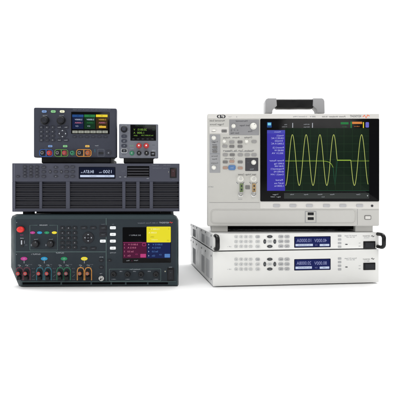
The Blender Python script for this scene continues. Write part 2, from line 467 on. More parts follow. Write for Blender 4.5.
    for x_, m_, l_ in ((32.8, MAGP, 'magenta channel key'), (39.8, CYANP, 'blue channel key'), (47, GRNP, 'green channel key'), (54.5, YELP, 'yellow channel key')):
        o = U.oval(x_, 232.6, 5, 2.7, m_, '1', INK, base=by, name='channel_key', lh=1.1); o['label'] = l_
    for x_ in (36.3, 51.2): U.knob(x_, 243.6, 3.5, KNOBB, h=.014, mark=INKM, base=by)
    for x_ in (31.6, 46.2):
        b = B(); U.plate(b, x_, 245, 1.3, 2.2, .4, by, by-.0012, INKM); b.build('indicator_bar', U.o)
    # keypad
    legs = ['9', '8', '7', '6', '5', '4', '3', '2', '1', '-', '.', '0', '^', 'v', '<']
    for i, yy in enumerate((227.9, 232.8, 237.8, 242.6, 247.2)):
        for j, xx in enumerate((62.6, 68.7, 74.9)):
            U.key(xx, yy, 4.5, 3.2, KEYD, legs[i*3+j], INK, base=by, lh=1.15)
    # navigation ring
    x, z = P(88.4, 237.6); b = B(); r = U.L(5.6)
    lathe(b, x, z, [(r, by), (r, by-.0022), (r*.94, by-.0028), (r*.45, by-.0024), (r*.4, by-.0012)], KEYD, n=40); ring = b.build('navigation_ring', U.o)
    b = B()
    for a in range(4):
        t = a*PI/2; c, s_ = math.cos(t), math.sin(t); q = U.L(1)
        pts = [(x + c*3.9*q, z + s_*3.9*q), (x + c*2.7*q - s_*.9*q, z + s_*2.7*q + c*.9*q), (x + c*2.7*q + s_*.9*q, z + s_*2.7*q - c*.9*q)]
        polyplate(b, pts, by-.0024, by-.0032, INK)
    b.build('arrow_mark', ring)
    U.key(88.4, 237.6, 3.4, 2.6, KEYD, 'SEL', INKM, base=by, lh=.8, r=1.2, proud=.0032, name='select_key')
    for xx, yy, t_ in ((83.9, 227.7, 'Menu'), (93.2, 227.7, 'Back'), (83.9, 248.2, 'Help'), (93.2, 248.2, 'Enter')): U.key(xx, yy, 6.2, 2.8, KEYD, t_, INKM, base=by, lh=.9)
    for yy, t_ in ((227.7, 'Meter'), (234.3, 'Scope')): U.key(103.2, yy, 6.6, 3.6, KEYD, t_, INKM, base=by, lh=.9)
    o = U.key(103, 241, 5.8, 3.0, KEYW, 'Data', INKD, base=by, lh=.9)
    for yy, t_ in ((227.7, 'Source'), (234.3, 'Arb'), (241, 'Prop'), (248, 'Run')): U.key(113, yy, 5.9, 3.0, KEYW, t_, INKM, base=by, lh=.9)
    b = B(); U.rect(b, 99.2, 224.9, 107.2, 237.2, .6, by, by-.0002, SLATE_D); b.build('key_surround', U.o)
    U.key(109.6, 260.2, 3.6, 2.3, KEYD, 'i', INK, base=by, lh=1)
    # output terminals
    groups = ((24.2, MAGP, (19.6, 26.9), PURPR, REDPOST, 'plum'), (44.4, CYANP, (40, 48.1), TEALR, REDPOST, 'teal'), (64.2, GRNP, (60.3, 67.2), GREEND, REDDULL, 'green'), (84.4, YELP, (80.7, 88.3), ORANGEP, ORANGED, 'orange'))
    for xo, om, xs, rm, pm, nm in groups:
        o = U.oval(xo, 258.6, 6.6, 3.7, om, 'On', INK, base=by, name='output_key', lh=1.2)
        b = B(); U.line(b, [(xo, 260.6), (xo, 263.2)], .4, by - .0002, INK)
        for xx in xs:
            pts = [(xx - 3.3, 280.2), (xx - 3.3, 270.5), (xx - 2.4, 268.1), (xx, 267.4), (xx + 2.4, 268.1), (xx + 3.3, 270.5), (xx + 3.3, 280.2)]
            U.line(b, pts if xx > 22 else pts[1:], .9, by - .0002, rm)
        o = b.build('terminal_surround', U.o); o['label'] = nm + ' arched surround of the output posts'
        for xx in xs:
            U.post(xx, 272.6, 2.35, pm, KNOBB, hole=STEEL, base=by)
            b = B(); U.plate(b, xx, 277.6, 3.6, 3.8, .6, by, by-.009, BLACK); b.build('sense_terminal', U.o)
    U.oval(101.4, 260.2, 4.6, 3.6, KEYD, 'On', INKM, base=by, name='output_key', lh=1); U.oval(101.4, 267.2, 4.6, 3.6, KEYD, 'Off', INKM, base=by, name='output_key', lh=1)
    def bnc(px, py, r, m, k=1):
        x, z = P(px, py); r = U.L(r); b = B()
        lathe(b, x, z, [(r*1.5, by), (r*1.5, by-.002), (r, by-.0025), (r, by-.012), (r*.92, by-.0125), (r*.7, by-.0125), (r*.68, by-.006)], m, n=28)
        lathe(b, x, z, [(r*.35, by-.004), (r*.35, by-.011), (r*.25, by-.0115)], BLACK, n=16)
        return b.build('bnc_socket', U.o)
    bnc(101.4, 278.3, 1.75, CHROME)
    # screen
    b = B(); U.rect(b, 122.6, 227.2, 171, 262.6, .8, by, by-.0006, GLASS); scr = b.build('screen', U.o)
    ey = by-.0009
    b = B(); U.rect(b, 123.2, 242.4, 146.6, 258, .2, by-.0005, ey, E_MAG, .0001); U.rect(b, 147, 242.4, 170.4, 258, .2, by-.0005, ey, E_DBL, .0001)
    e = ey - .0001
    T(b, 'DC SUPPLY 1', 135, 235.2, 1.2, e, E_TXT, 14)
    rows = ((244.4, '5.0015 V', 11), (247.6, '0.012 A', 8.5), (251.4, 'Set 5.0', 6), (255.6, 'On', 3))
    for yy, t_, w_ in rows:
        T(b, t_, 125.6 + w_/2 + 2, yy, 1.6, e, E_PINK, w_); T(b, t_, 150 + w_/2 + 2, yy, 1.6, e, E_DBLL, w_)
        T(b, '3', 124.6, yy, 1.5, e, E_PINK); T(b, '4', 148.8, yy, 1.5, e, E_PALE)
    U.frame(b, 142.2, 243, 146, 246, .4, 1, ey, e, E_MAGL, .0001); U.rect(b, 140.4, 253.8, 146, 257.4, .4, ey, e, E_MAGL, .0001)
    U.rect(b, 164.6, 253.8, 170, 257.4, .4, ey, e, E_DBLL, .0001); T(b, 'CV', 136.5, 254.2, 1.3, e, E_MAGL); T(b, 'CV', 160.4, 254.6, 1.3, e, E_DBLL)
    U.line(b, [(123.2, 242.3), (146.6, 242.3)], .3, e, E_MAGL)
    T(b, 'Menu', 128, 260.4, 1.1, e, E_TXT, 3); T(b, 'Properties', 136, 260.2, 1, e, E_TXT, 4); T(b, 'v', 132, 260.6, 1, e, E_MAGL)
    b.build('readout', scr)
    b = B(); U.rect(b, 146.6, 226.6, 170.8, 242.3, .7, by-.0005, by-.0012, E_PANY, .0002); e = by-.0014
    T(b, '12.000 V', 155, 229, 1.5, e, E_PANT, 10); T(b, '0.500 A', 152.6, 232.6, 1.5, e, E_PANT, 8); T(b, 'ON', 152.4, 236.8, 1.3, e, E_OLIVE, 5); T(b, 'Coupled', 154.6, 239.6, 1, e, E_PANT, 8)
    T(b, '1', 168.8, 228.8, 1.6, e, E_OLIVE); T(b, '2', 150, 229.2, 1.2, e, E_OLIVE); T(b, 'CC', 168, 240.3, 1.1, e, E_OLIVE, 2.4)
    o = b.build('active_window', scr); o['label'] = 'bright yellow active channel window'
    # lower sockets
    for xx in (113.8, 127.7, 141.2, 156):
        x, z = P(xx, 274); r = U.L(2.5); b = B()
        lathe(b, x, z, [(r*1.15, by), (r*1.15, by-.002), (r, by-.003), (r, by-.008), (r*.85, by-.009), (r*.5, by-.009), (r*.45, by-.004)], KNOBB, n=32)
        b.build('banana_socket', U.o)
    # rocker switch
    b = B(); U.rect(b, 167.3, 267.9, 173.9, 280.6, .6, by, by-.002, BLACK); sw = b.build('power_switch', U.o)
    b = B(); x, z = P(170.6, 274.4); w, h = U.L(4.6), U.L(10)
    o1 = rrect(x, z, w, h, .0005, 2)
    rings(b, [(o1, by-.001), ([(p[0], p[1]) for p in o1], by-.0032)], KEYD)
    for i in range(len(b.v)):
        v = b.v[i]
        if v[1] < by-.002: b.v[i] = (v[0], v[1] - .0022*max(0, (v[2]-z)/h*2), v[2])
    text(b, 'o', x, z + h*.25, U.L(1.3), by-.0048, INKM); text(b, '|', x, z - h*.25, U.L(1.3), by-.0036, INKM)
    b.build('rocker', sw)
    # lower vent slots as dark plates, recess shade put into their colour; feet
    for x0_, x1_ in ((22.5, 60.5), (62, 90.5), (92, 110.5), (112, 125), (126.5, 147), (148.5, 168)):
        b = B(); U.rect(b, x0_, 282.4, x1_, 284.4, .5, .002, -.0003, SLOT, .0002); b.build('vent_slot_shade', U.o)
    for sx in (-.17, .17):
        for yy in (.06, .40):
            b = B(); lathe(b, 0, 0, [(.014, 0), (.014, .002), (.012, -.009)][::-1], RUBBER, n=20)
            b.v = [(v[0] + sx, yy + v[2], max(0.0, .004 + v[1]*1.0)) for v in b.v]; b.build('foot', U.o)
    return U
make_analyzer()

# ================================================================== grey rack supply with a louvred front (middle of left stack)
def make_middle():
    Z0 = 0.1875
    U = Unit('rack_power_supply', 'grey louvred power supply with wide vents and a small display, on the dark teal analyzer', 'power supply', -0.26315, -0.03, Z0, R(2.4), LEFTG)
    P = U.u; T = U.text
    W = .4255; H = .1235
    b = B(); taper_body(b, W - .008, H - .003, .001, .012, .46, GREY3, .004, 0); b.build('case', U.o)
    # front frame: sides, control strip, lower rail
    b = B()
    xl, zt = P(12.1, 163.2); xr, zb = P(179.6, 211.4)
    def bx(px0, py0, px1, py1, y0, y1, m, ch=.0006):
        a = P(px0, py0); c = P(px1, py1); box(b, a[0], c[0], y1, y0, c[1], a[1], m, ch)
    bx(12.1, 163.2, 179.6, 181.6, .014, 0, GREY3, .001)
    bx(12.1, 208.6, 179.6, 211.5, .014, 0, GREY3, .001)
    bx(12.1, 181.5, 15.2, 208.7, .014, .0002, GREY3); bx(178.6, 181.5, 179.6, 208.7, .014, .0002, GREY3)
    fr = b.build('front_frame', U.o)
    b = B(); U.line(b, [(14.2, 164), (14.2, 211)], .7, -.0003, GREY3_L); b.build('pale_edge_line', fr)  # paler grey line down the left edge
    b = B(); bx(14.6, 181, 179, 209.2, .0135, .0122, SLOT); b.build('grille_backing', U.o)
    cols = ((15.2, 39.2), (42, 65.8), (69.8, 122.2), (125.4, 136.2), (139.6, 149.6), (153, 178.6))
    for i in range(len(cols) - 1):
        b = B(); bx(cols[i][1], 181.4, cols[i+1][0], 208.8, .012, .0006, GREY3); b.build('grille_rib', U.o)
    for c0, c1 in cols:
        b = B(); yy = 182.4
        for k in range(6):
            top = yy + k*4.4 + 1.5
            for (a0, a1) in ((top, top + 1.25), (top + 1.6, top + 2.9)):
                a = P(c0 + .05, a0); c = P(c1 - .05, min(a1, 208.5))
                vs = [(a[0], .0045, a[1]), (c[0], .0045, a[1]), (c[0], .0025, c[1]), (a[0], .0025, c[1]), (a[0], .011, a[1]), (c[0], .011, a[1]), (c[0], .009, c[1]), (a[0], .009, c[1])]
                b.add(vs, [(0, 3, 2, 1), (4, 5, 6, 7), (0, 1, 5, 4), (2, 3, 7, 6), (1, 2, 6, 5), (0, 4, 7, 3)], GREY3_D)
        b.build('louvre', U.o)
    # printed legends
    b = B(); y = -.0002
    T(b, 'KEYSIGHT', 155, 165.2, 1.2, y, INKM, 7); T(b, 'Autoranging Power', 157, 168, 1, y, INKM, 9); T(b, 'DC Supply', 165.5, 168.3, .9, y, INKM, 5)
    T(b, '1500V 30A', 167, 165.2, 1, y, INKM, 8); T(b, 'On', 147.8, 178.4, 1, y, INK, 2.4); T(b, 'Line', 173.5, 179, .9, y, INKM, 3)
    T(b, '!', 168.6, 172, 1.4, y, PALEYEL); T(b, 'Error', 123, 171, .8, y, INKM, 3)
    b.build('lettering', fr)
    # keys
    legs = ['9', '8', '7', '6', '5', '4', '3', '2', '1', 'E', '.', '0']
    for i, yy in enumerate((166.7, 169.9, 173.1, 176.3)):
        for j, xx in enumerate((25, 31, 37)):
            U.key(xx, yy, 4.2, 2.5, KEY3, legs[i*3+j], INKM, lh=1.1, r=1.2)
    U.key(18, 176.5, 3.8, 2, KEY3, '-', INK, lh=1.2, r=1)
    for yy, t_ in ((167.2, 'Meter'), (171.8, 'Volt'), (176.5, 'Curr')): U.key(43.8, yy, 4.4, 2.7, KEY3, t_, INKM, lh=.8, r=1.3)
    x, z = P(55.8, 171.7)
    for dx, dy, w, h, t_ in ((0, -4.4, 4.6, 2.4, '^'), (0, 4.6, 4.6, 2.4, 'v'), (-5.6, 0, 2.6, 3.8, '<'), (5.6, 0, 2.6, 3.8, '>')):
        U.oval(55.8 + dx, 171.7 + dy, w, h, KEY3, t_, INK, name='arrow_key', lh=1.4)
    U.key(55.8, 171.7, 4, 2.6, KEY3, 'Sel', INKM, lh=.8, r=1.3, name='select_key')
    for xx in (66.6, 72.7):
        for yy, t_ in ((167, 'Prot'), (171.7, 'Func'), (176.4, 'Trig')): U.key(xx, yy, 4.6, 2.6, KEY3, t_, INKM, lh=.8, r=1.3)
    # display
    b = B(); U.rect(b, 78.8, 166.8, 115.4, 178.8, .5, .001, -.0005, GLASS); scr = b.build('display', U.o)
    b = B(); U.rect(b, 79.4, 167.2, 114.9, 178.2, .3, 0, -.0007, E_NAVYD, .0001); e = -.0009
    U.rect(b, 80.2, 175, 114.4, 177.2, .2, -.0006, -.0008, E_PALE, .0001)
    T(b, '84.87A', 88.6, 171.6, 3.1, e, E_PALE, 10.5); T(b, 'dc', 81.8, 172.4, 1.2, e, E_PALE, 2.8); T(b, '1500', 107.4, 171.6, 3.1, e, E_PALE, 8.4); T(b, 'Vdc', 100.6, 172.4, 1.2, e, E_PALE, 4)
    T(b, 'Channel 1', 93, 176.1, 1, e - .0002, E_NAVY, 9); T(b, 'OFF CV', 107.6, 176.1, 1, e - .0002, E_NAVY, 6)
    b.build('readout', scr)
    for xx in (120.2, 125.3):
        U.key(xx, 176.9, 2.4, 1.7, SMALLG, None, lh=1, r=.6)
    # small side grille in the control strip
    b = B(); U.rect(b, 127, 166, 149.4, 177.2, .5, .002, -.0002, SLOT); gb = b.build('vent', U.o)
    b = B()
    for k in range(4):
        yy = 167.9 + k*2.7
        U.rect(b, 127.6, yy, 148.8, yy + 1.3, .2, 0, -.0014, GREY3_D, .0003)
    b.build('louvre', gb)
    # power switch
    b = B(); U.rect(b, 169.9, 167.8, 176.6, 178, .4, .001, -.0012, BLACK); sw = b.build('power_switch', U.o)
    b = B(); x, z = P(173.2, 172.9); w, h = U.L(4.2), U.L(7.6); o1 = rrect(x, z, w, h, .0004, 2)
    rings(b, [(o1, -.001), (o1, -.0028)], mat('dark_red_rocker', (44, 18, 24), .4, .3))
    for i in range(len(b.v)):
        v = b.v[i]
        if v[1] < -.002: b.v[i] = (v[0], v[1] - .002*max(0, (v[2]-z)/h*2), v[2])
    text(b, 'o', x, z + h*.25, U.L(1.2), -.0045, INKM); b.build('rocker', sw)
    # feet standing on the analyzer, and the front foot rail
    zt = .1796 - Z0
    b = B()
    x0, _ = P(31.5, 213); x1, _ = P(160, 213)
    box(b, x0, x1, .05, .36, zt + .0012, .0012, GREY3_D, .001); b.build('base_rail', U.o)
    for px0, px1 in ((21.5, 31), (160.5, 171)):
        for yy in (.012, .36):
            x0, _ = P(px0, 213); x1, _ = P(px1, 213)
            b = B(); box(b, x0, x1, yy, yy + .03, zt - .0006, .002, RUBBER, .001); b.build('foot', U.o)
    return U
make_middle()

# ================================================================== triple output supply (top left)
def make_triple():
    Z0 = 0.3110
    U = Unit('bench_power_supply', 'dark slate triple output power supply with colour screen, above the grey louvred unit', 'power supply', -0.3187, -0.02, Z0, R(4.5), LEFTG)
    P = U.u; T = U.text
    xl, zt = P(33.4, 107.2); xr, zb = P(116.8, 157.8)
    w, h = xr - xl, zt - zb; cx = (xl+xr)/2; cz = (zt+zb)/2
    b = B(); taper_body(b, w - .006, h - .006, zb + .003, .02, .30, SLATE_D, .02, .006); o = b.build('case', U.o); o.location.x = cx
    b = B()
    f = lambda e, r: rrect(cx, cz, w - 2*e, h - 2*e, r, 5)
    rings(b, [(f(.0025, .003), .03), (f(.0005, .004), .026), (f(0, .004), .006), (f(.0012, .0035), .0012), (f(.003, .003), .0)], SLATE); bz = b.build('bezel', U.o)
    # recessed front panel inside a thin raised rim
    b = B(); y = -.0006
    plate(b, cx, cz, w - .0085, h - .008, .002, .001, -.0004, SLATE)
    T(b, 'KEYSIGHT EDU Triple Output DC Power Supply', 89, 109.6, 1.2, y, INKM, 32); T(b, '30V 6A', 108, 109.6, 1, y, INKM, 5)
    for x_, t_ in ((45, 'Voltage'), (61.4, 'Current')): T(b, t_, x_, 115.4, 1, y, INK, 4.6)
    T(b, '6V 5A', 46, 148.3, .7, y, INKM, 4)
    U.frame(b, 97.8, 149.2, 104.2, 156.6, .22, .5, 0, y, INKM, .00005)
    T(b, 'Power', 96.6, 145.6, 1, y, INK, 3.4); T(b, 'v', 97.8, 147.2, .7, y, INKM)
    U.line(b, [(94.8, 149.2), (95, 152.4)], .5, y, TEALR)
    fp = b.build('front_panel', U.o); by = -.0004
    for x_, m_, l_ in ((44.4, BLUEINK, 'blue'), (53.4, GREENINK, 'green'), (62.3, PALEYEL, 'pale lit')):
        o = U.key(x_, 111.6, 4.8, 2.5, m_, 'On', INKD, lh=1, r=1.1, base=by, name='output_key'); o['label'] = l_ + ' output key'
    for x_ in (45.2, 61.4): U.knob(x_, 120.7, 4.0, KNOBB, h=.015, mark=None, cap=SLATE_D, base=by)
    legs = ['9', '8', '7', '6', '5', '4', '3', '2', '1', 'E', '.', '0']
    for i, yy in enumerate((127.4, 131.7, 136, 140.2)):
        for j, xx in enumerate((41.3, 47, 52.7)):
            U.key(xx, yy, 4.3, 2.8, KEYG, legs[i*3+j], INK, lh=1.15, base=by, r=.9)
    x, z = P(62.6, 133.7); r = U.L(4.5); b = B()
    lathe(b, x, z, [(r, by), (r, by-.0018), (r*.93, by-.0024), (r*.45, by-.002), (r*.4, by-.001)], KEYG, n=36); ring = b.build('navigation_ring', U.o)
    b = B()
    for a in range(4):
        t = a*PI/2; c, s_ = math.cos(t), math.sin(t); q = U.L(1)
        polyplate(b, [(x + c*3.8*q, z + s_*3.8*q), (x + c*2.6*q - s_*.9*q, z + s_*2.6*q + c*.9*q), (x + c*2.6*q + s_*.9*q, z + s_*2.6*q - c*.9*q)], by-.002, by-.0028, INK)
    b.build('arrow_mark', ring)
    for xx, yy, t_ in ((59.4, 127.3, 'Menu'), (66, 127.3, 'Back'), (59.4, 140.2, 'Lock'), (66, 140.2, 'Home')): U.key(xx, yy, 4.8, 2.5, KEYG, t_, INK, lh=.9, base=by)
    # screen
    b = B(); U.rect(b, 71.2, 111.8, 109.6, 134.2, .6, by, by-.0008, GLASS); scr = b.build('screen', U.o)
    b = B(); e0, e, e2 = by-.0007, by-.001, by-.0012
    for (x0, x1, hd, bg, tx) in ((72.3, 83.6, E_BLU, E_BLUD, E_PALE), (84.3, 95.2, E_GRN, E_GRND, E_PALE), (96, 107.6, E_YEL, E_YELD, E_AMB)):
        U.rect(b, x0, 114.6, x1, 129, .1, e0, e, bg, .00005); U.rect(b, x0, 114.6, x1, 117.2, .1, e0, e2, hd, .00005)
        c = (x0+x1)/2
        T(b, '5.0000V', c + .6, 119.6, 1.5, e2, tx, 7.4); T(b, '1.0000A', c + .6, 122.8, 1.5, e2, E_PINK if hd is not E_GRN else E_GRN, 7.4); T(b, 'CV', c - 1, 126.2, 1.3, e2, tx, 3)
        T(b, 'Ch', c, 115.9, 1.1, e2-.0002, E_NAVYD, 3)
    U.rect(b, 99, 126, 106, 128, .2, e, e2, E_AMB, .00005)
    for k in range(6):
        U.rect(b, 72.4 + k*6, 130.6, 77.8 + k*6, 133.2, .2, e0, e, glow('lit_softkey_grey', (150, 152, 142)), .00005)
        T(b, 'Set', 75.1 + k*6, 131.9, 1, e2, E_NAVYD, 3.2)
    b.build('readout', scr)
    for k in range(6): U.key(74.6 + k*6.2, 136.7, 4.2, 1.8, KEYG, '-', INK, lh=1, base=by, r=.7, name='soft_key')
    # power button, usb
    U.key(108.6, 152.6, 5.2, 4.6, KEYG, 'o', INK, lh=1.8, base=by, r=1.6, name='power_button')
    U.key(101, 153.2, 5, 2.6, KEYD, None, base=by, r=.3, proud=.0004, name='usb_port')
    # output terminals
    def pill(x0, x1, y0, y1, ma, mb_):
        b = B(); U.frame(b, x0, y0, x1, y1, .75, (y1-y0)*.36, by, by-.0016, ma, .0003)
        U.rect(b, (x0+x1)/2 - .5, y0 + .75, (x0+x1)/2 + .5, y1 - .75, .2, by, by-.0012, ma, .0002); return b.build('terminal_surround', U.o)
    for x0, x1, m_, pa, pb, tabm, tx in ((39.3, 53.2, BLUEP, KNOBB, REDPOST, BLUEINK, 50.3), (54.4, 68.4, GREENP, KNOBB, REDDULL, GREENINK, 65.2), (76.2, 91.6, ORANGEP, KNOBB, ORANGED, ORINK, 87.4)):
        pill(x0, x1, 149.2, 156.8, m_, None)
        U.post(x0 + 3.7, 153, 2.15, STEEL, pa, hole=BLACK, h=.014, base=by); U.post(x1 - 3.6, 153, 2.15, REDPOST if pb is not ORANGED else ORANGED, pb, hole=STEEL, h=.014, base=by)
        U.key(tx, 146.2, 4.4, 2.2, tabm, 'ON', INKD, lh=.9, base=by, r=.8, proud=.001, name='indicator_tab')
    o = U.post(72.5, 153, 2.0, GREENT, GREENT, hole=BLACK, h=.012, base=by, name='ground_post')
    # tilt base
    b = B(); x0, _ = P(41, 160); x1, _ = P(110.4, 160)
    box(b, x0, x1, .006, .25, -.0006, zb + .002, RUBBER, .002); b.build('base', U.o)
    return U
make_triple()

# ================================================================== small single supply (top of left stack)
def make_small():
    Z0 = 0.3110
    U = Unit('bench_power_supply', 'compact grey single output power supply with green readout and two red posts', 'power supply', -0.1563, -0.02, Z0, R(4.5), LEFTG)
    P = U.u; T = U.text
    xl, zt = P(118.8, 123.6); xr, zb = P(158.4, 158.2)
    w, h = xr - xl, zt - zb; cx = (xl+xr)/2; cz = (zt+zb)/2
    b = B(); taper_body(b, w - .005, h - .005, zb + .0025, .015, .24, SLATE_D, .010, .004); o = b.build('case', U.o); o.location.x = cx
    b = B(); f = lambda e, r: rrect(cx, cz, w - 2*e, h - 2*e, r, 5)
    rings(b, [(f(.002, .002), .024), (f(0, .003), .02), (f(0, .003), .005), (f(.001, .0028), .001), (f(.0024, .002), .0)], SMALLG); b.build('bezel', U.o)
    b = B(); plate(b, cx, cz, w - .006, h - .006, .0015, .001, -.0004, SMALLG); y = -.0006; by = -.0004
    T(b, 'KEYSIGHT', 124.2, 125.6, .9, y, INK, 5); T(b, 'o', 128.6, 131.5, .9, y, INK)
    T(b, 'Output', 132, 148.6, .8, y, INK, 3.4); T(b, 'Lock', 153.6, 145, .8, y, INKD, 2.8); T(b, 'USB', 153.6, 150.6, 1.4, y, INK, 3.6); T(b, '20V 5A', 131.6, 145.8, .8, y, GREENINK, 4)
    for x_, t_ in ((139, '+'), (146.4, '-')): T(b, t_, x_, 149.6, 1.3, y, REDINK)
    T(b, 'On/Off', 124.2, 154.6, .8, y, INKD, 4.4)
    b.build('front_panel', U.o)
    o = U.knob(124.1, 129.3, 3.0, KEYD, h=.011, mark=None, cap=SLATE, base=by, skirt=True)
    for yy, t_ in ((136.3, '^'), (141, 'Set'), (145.8, 'Fn')): U.key(124.1, yy, 5.4, 3.2, SLATE, t_, INK, lh=1, base=by, r=1.2)
    o = U.key(124.2, 150.8, 5.2, 3.2, SLATE_D, 'On', INK, lh=1.1, base=by, r=.7, proud=.003, bezel=KEYW, name='output_key'); o['label'] = 'output key in a white frame'
    b = B(); U.rect(b, 130.4, 124.8, 156, 140.8, .5, by, by-.0008, GLASS); scr = b.build('screen', U.o)
    b = B(); e = by-.001
    T(b, 'KEYSIGHT E36 DC SUPPLY', 143, 126, .8, e, E_LCDD, 18)
    T(b, '20.0015', 142.2, 129.6, 2.0, e, E_LCDG, 9); T(b, 'V', 134.4, 129.6, 1.8, e, E_LCDG); T(b, '1.000', 140.6, 132.8, 2.0, e, E_LCDG, 7); T(b, 'A', 134.4, 132.8, 1.8, e, E_LCDG)
    T(b, '20W', 135.6, 135.6, 1.1, e, E_LCDG, 4); T(b, 'Set 20.000V 2.0A', 147.2, 135.4, 1.1, e, E_LCDG, 12); T(b, 'CV', 153.6, 127.8, 1.1, e, E_LCDD, 2.4); T(b, 'OVP', 153.6, 130, 1, e, E_LCDD, 2.6)
    b.build('readout', scr)
    for k in range(5): U.key(133.4 + k*4.75, 139, 2.6, 1.2, KEYD, '-', INK, lh=.7, base=by-.0008, r=.4, proud=.0012, name='soft_key')
    for x_ in (139, 146.3):
        U.post(x_, 145.8, 2.2, REDPOST, REDPOST, hole=KEYW, h=.014, base=by)
    for x_ in (139.1, 146.6): U.post(x_, 153.2, 1.9, BLACK, KNOBB, hole=CHROME, h=.013, base=by)
    U.post(131.9, 153.2, 1.9, GREENT, GREENT, hole=CHROME, h=.013, base=by, name='ground_post')
    b = B(); U.rect(b, 150.6, 151.8, 155.2, 156.2, .5, by, by-.0008, BLACK); o = b.build('usb_port', U.o)
    b = B(); U.rect(b, 151.6, 153.2, 154.2, 154.4, .1, by, by-.0014, KEYS); b.build('tongue', o)
    b = B(); x0, _ = P(123.4, 160); x1, _ = P(153.4, 160); box(b, x0, x1, .006, .2, -.0006, zb + .002, RUBBER, .002); b.build('base', U.o)
    return U
make_small()

# ================================================================== white rack supplies (right)
YAW = R(8)
rv = Vector((math.cos(YAW), math.sin(YAW), 0))
corner = Vector((0.0323, -0.0574, 0)); RW = 0.435
def make_rack(z0, h, dy, tall, label):
    c = corner + rv * (RW/2)
    U = Unit('rack_power_supply', label, 'power supply', c.x, c.y, z0, YAW, RIGHTG)
    P = U.u; T = U.text; W = RW; D = .462
    g = .0025 if tall else .0
    b = B()
    f = lambda e: rrect(0, h/2, W - 2*e - .001, h - .0022 - 2*e, .0012, 3)
    rings(b, [(f(.001), D), (f(0), D - .002), (f(0), .004), (f(0), .0036)], WHITES); case = b.build('case', U.o)
    b = B(); f = lambda e: rrect(0, h/2, W - 2*e, h - .0014 - 2*e, .0016, 4)
    rings(b, [(f(0), .0034), (f(0), .0012), (f(.0004), .0004), (f(.0012), 0)], WHITEP)
    y = -.0002
    yo = dy
    for x_, t_ in ((350.6, 'Dynamic DC Supply'),): T(b, t_, x_, 235.6 + yo, 1.1, y, INKM, 13); T(b, '40V 10A 1kW', x_, 237.2 + yo, .9, y, INKM, 11)
    T(b, 'KEYSIGHT', 366.2, 236 + yo + (.6 if tall else 0), 1.2, y, INKD, 7.5); T(b, 'TECHNOLOGIES', 366.6, 237.8 + yo + (.6 if tall else 0), .7, y, INKM, 6)
    U.line(b, [(371.2, 236.4 + yo), (372.2, 235.4 + yo), (373, 236.9 + yo), (374.2, 235.9 + yo)], .7, y, INKD)
    T(b, 'On', 359.6, 243 + yo, .9, y, INKM, 2); T(b, 'Off', 359.6, 246.2 + yo, .9, y, INKM, 2.2); T(b, 'LXI', 230, 246.6 + yo, 1, y, INKM, 2.6); T(b, 'v', 227.6, 246.6 + yo, 1, y, INKM)
    if tall: T(b, 'Line', 368.4, 261, .8, y, INKM, 2.6)
    fp = b.build('front_panel', U.o)
    # keys
    legs = [['Recall', '9', '8', '7'], ['E', '6', '5', '4'], ['.', '3', '2', '1']]
    for i, yy in enumerate((236.7, 241.6, 246.5)):
        for j, xx in enumerate((236.1, 241.1, 245.9, 250.6)):
            U.key(xx, yy + yo, 3.3, 2.7, RKEY, legs[i][j] if j else 'o', INKM, lh=1.3, r=.9, proud=.0022)
        U.key(257.6, yy + yo, 4.3, 2.8, RKEYD if i == 0 else RKEY, ('Esc', 'Del', 'Ent')[i], INKM, lh=1, r=1.1, proud=.0022)
    for dx, dy_, w, hh, t_ in ((0, -4.9, 5.6, 2.9, '^'), (0, 4.9, 5.6, 2.9, 'v'), (-5.0, 0, 2.8, 4.6, '<'), (5.0, 0, 2.8, 4.6, '>')):
        U.oval(269.7 + dx, 241.5 + yo + dy_, w, hh, RNAV, t_, INK, name='arrow_key', lh=1.4, proud=.002)
    U.key(269.7, 241.5 + yo, 4.4, 2.4, RKEY, 'Sel', INKM, lh=.9, r=1, proud=.002, name='select_key')
    for i, yy in enumerate((236.6, 241.4, 246.2)):
        for j, xx in enumerate((280.8, 287)):
            U.key(xx, yy + yo, 5, 3.0, RKEYD, (('Meter', 'Volt'), ('Menu', 'Curr'), ('Help', 'Trig'))[i][j], INKD, lh=.9, r=1.2, proud=.0022)
    # display
    b = B(); U.rect(b, 294.2, 236.6 + yo, 330.6, 247.2 + yo, .5, .0005, -.0006, GLASSN); scr = b.build('display', U.o)
    b = B(); U.rect(b, 295, 237.2 + yo, 329.8, 246.6 + yo, .2, -.0004, -.0008, E_NAVY, .00005); e = -.001
    txt = ('10.0000A', '40.000V') if not tall else ('20.0008A', '80.000V')
    T(b, txt[0], 303.8, 240.4 + yo, 3.4, e, E_DIM, 15); T(b, txt[1], 320.4, 240.4 + yo, 3.4, e, E_DIM, 13)
    U.rect(b, 295.4, 244 + yo, 312.8 - (1 if tall else 0), 246 + yo, .2, -.0006, -.0009, E_PALE, .00005); U.rect(b, 319.6, 244 + yo, 329.2, 246 + yo, .2, -.0006, -.0009, E_PALE, .00005)
    T(b, 'CV', 316, 245 + yo, 1.2, e, E_DIM, 3); T(b, 'Set 10.000 40.000', 304, 245 + yo, 1, e - .0001, E_NAVY, 14); T(b, 'OFF', 324, 245 + yo, 1, e - .0001, E_NAVY, 4)
    b.build('readout', scr)
    for yy in (235.9, 239.5, 243.1, 246.7): U.key(339.6, yy + yo, 3.6, 2.2, RKEYD, None, r=.5, proud=.001, name='indicator_key')
    b = B(); U.plate(b, 346.4, 244.4 + yo, 2.4, .9, .4, 0, -.0012, RNAV); b.build('indicator_lamp', U.o)
    # mains rocker
    cy = 244.8 if not tall else 266.3
    b = B(); U.rect(b, 363.3, cy - 3.5, 375.2, cy + 3.5, .4, .001, -.0016, BLACK); sw = b.build('power_switch', U.o)
    b = B(); x, z = P(369.2, cy); w, hh = U.L(9.4), U.L(4.8); o1 = rrect(x, z, w, hh, .0004, 2)
    rings(b, [(o1, -.001), (o1, -.003)], KEYD)
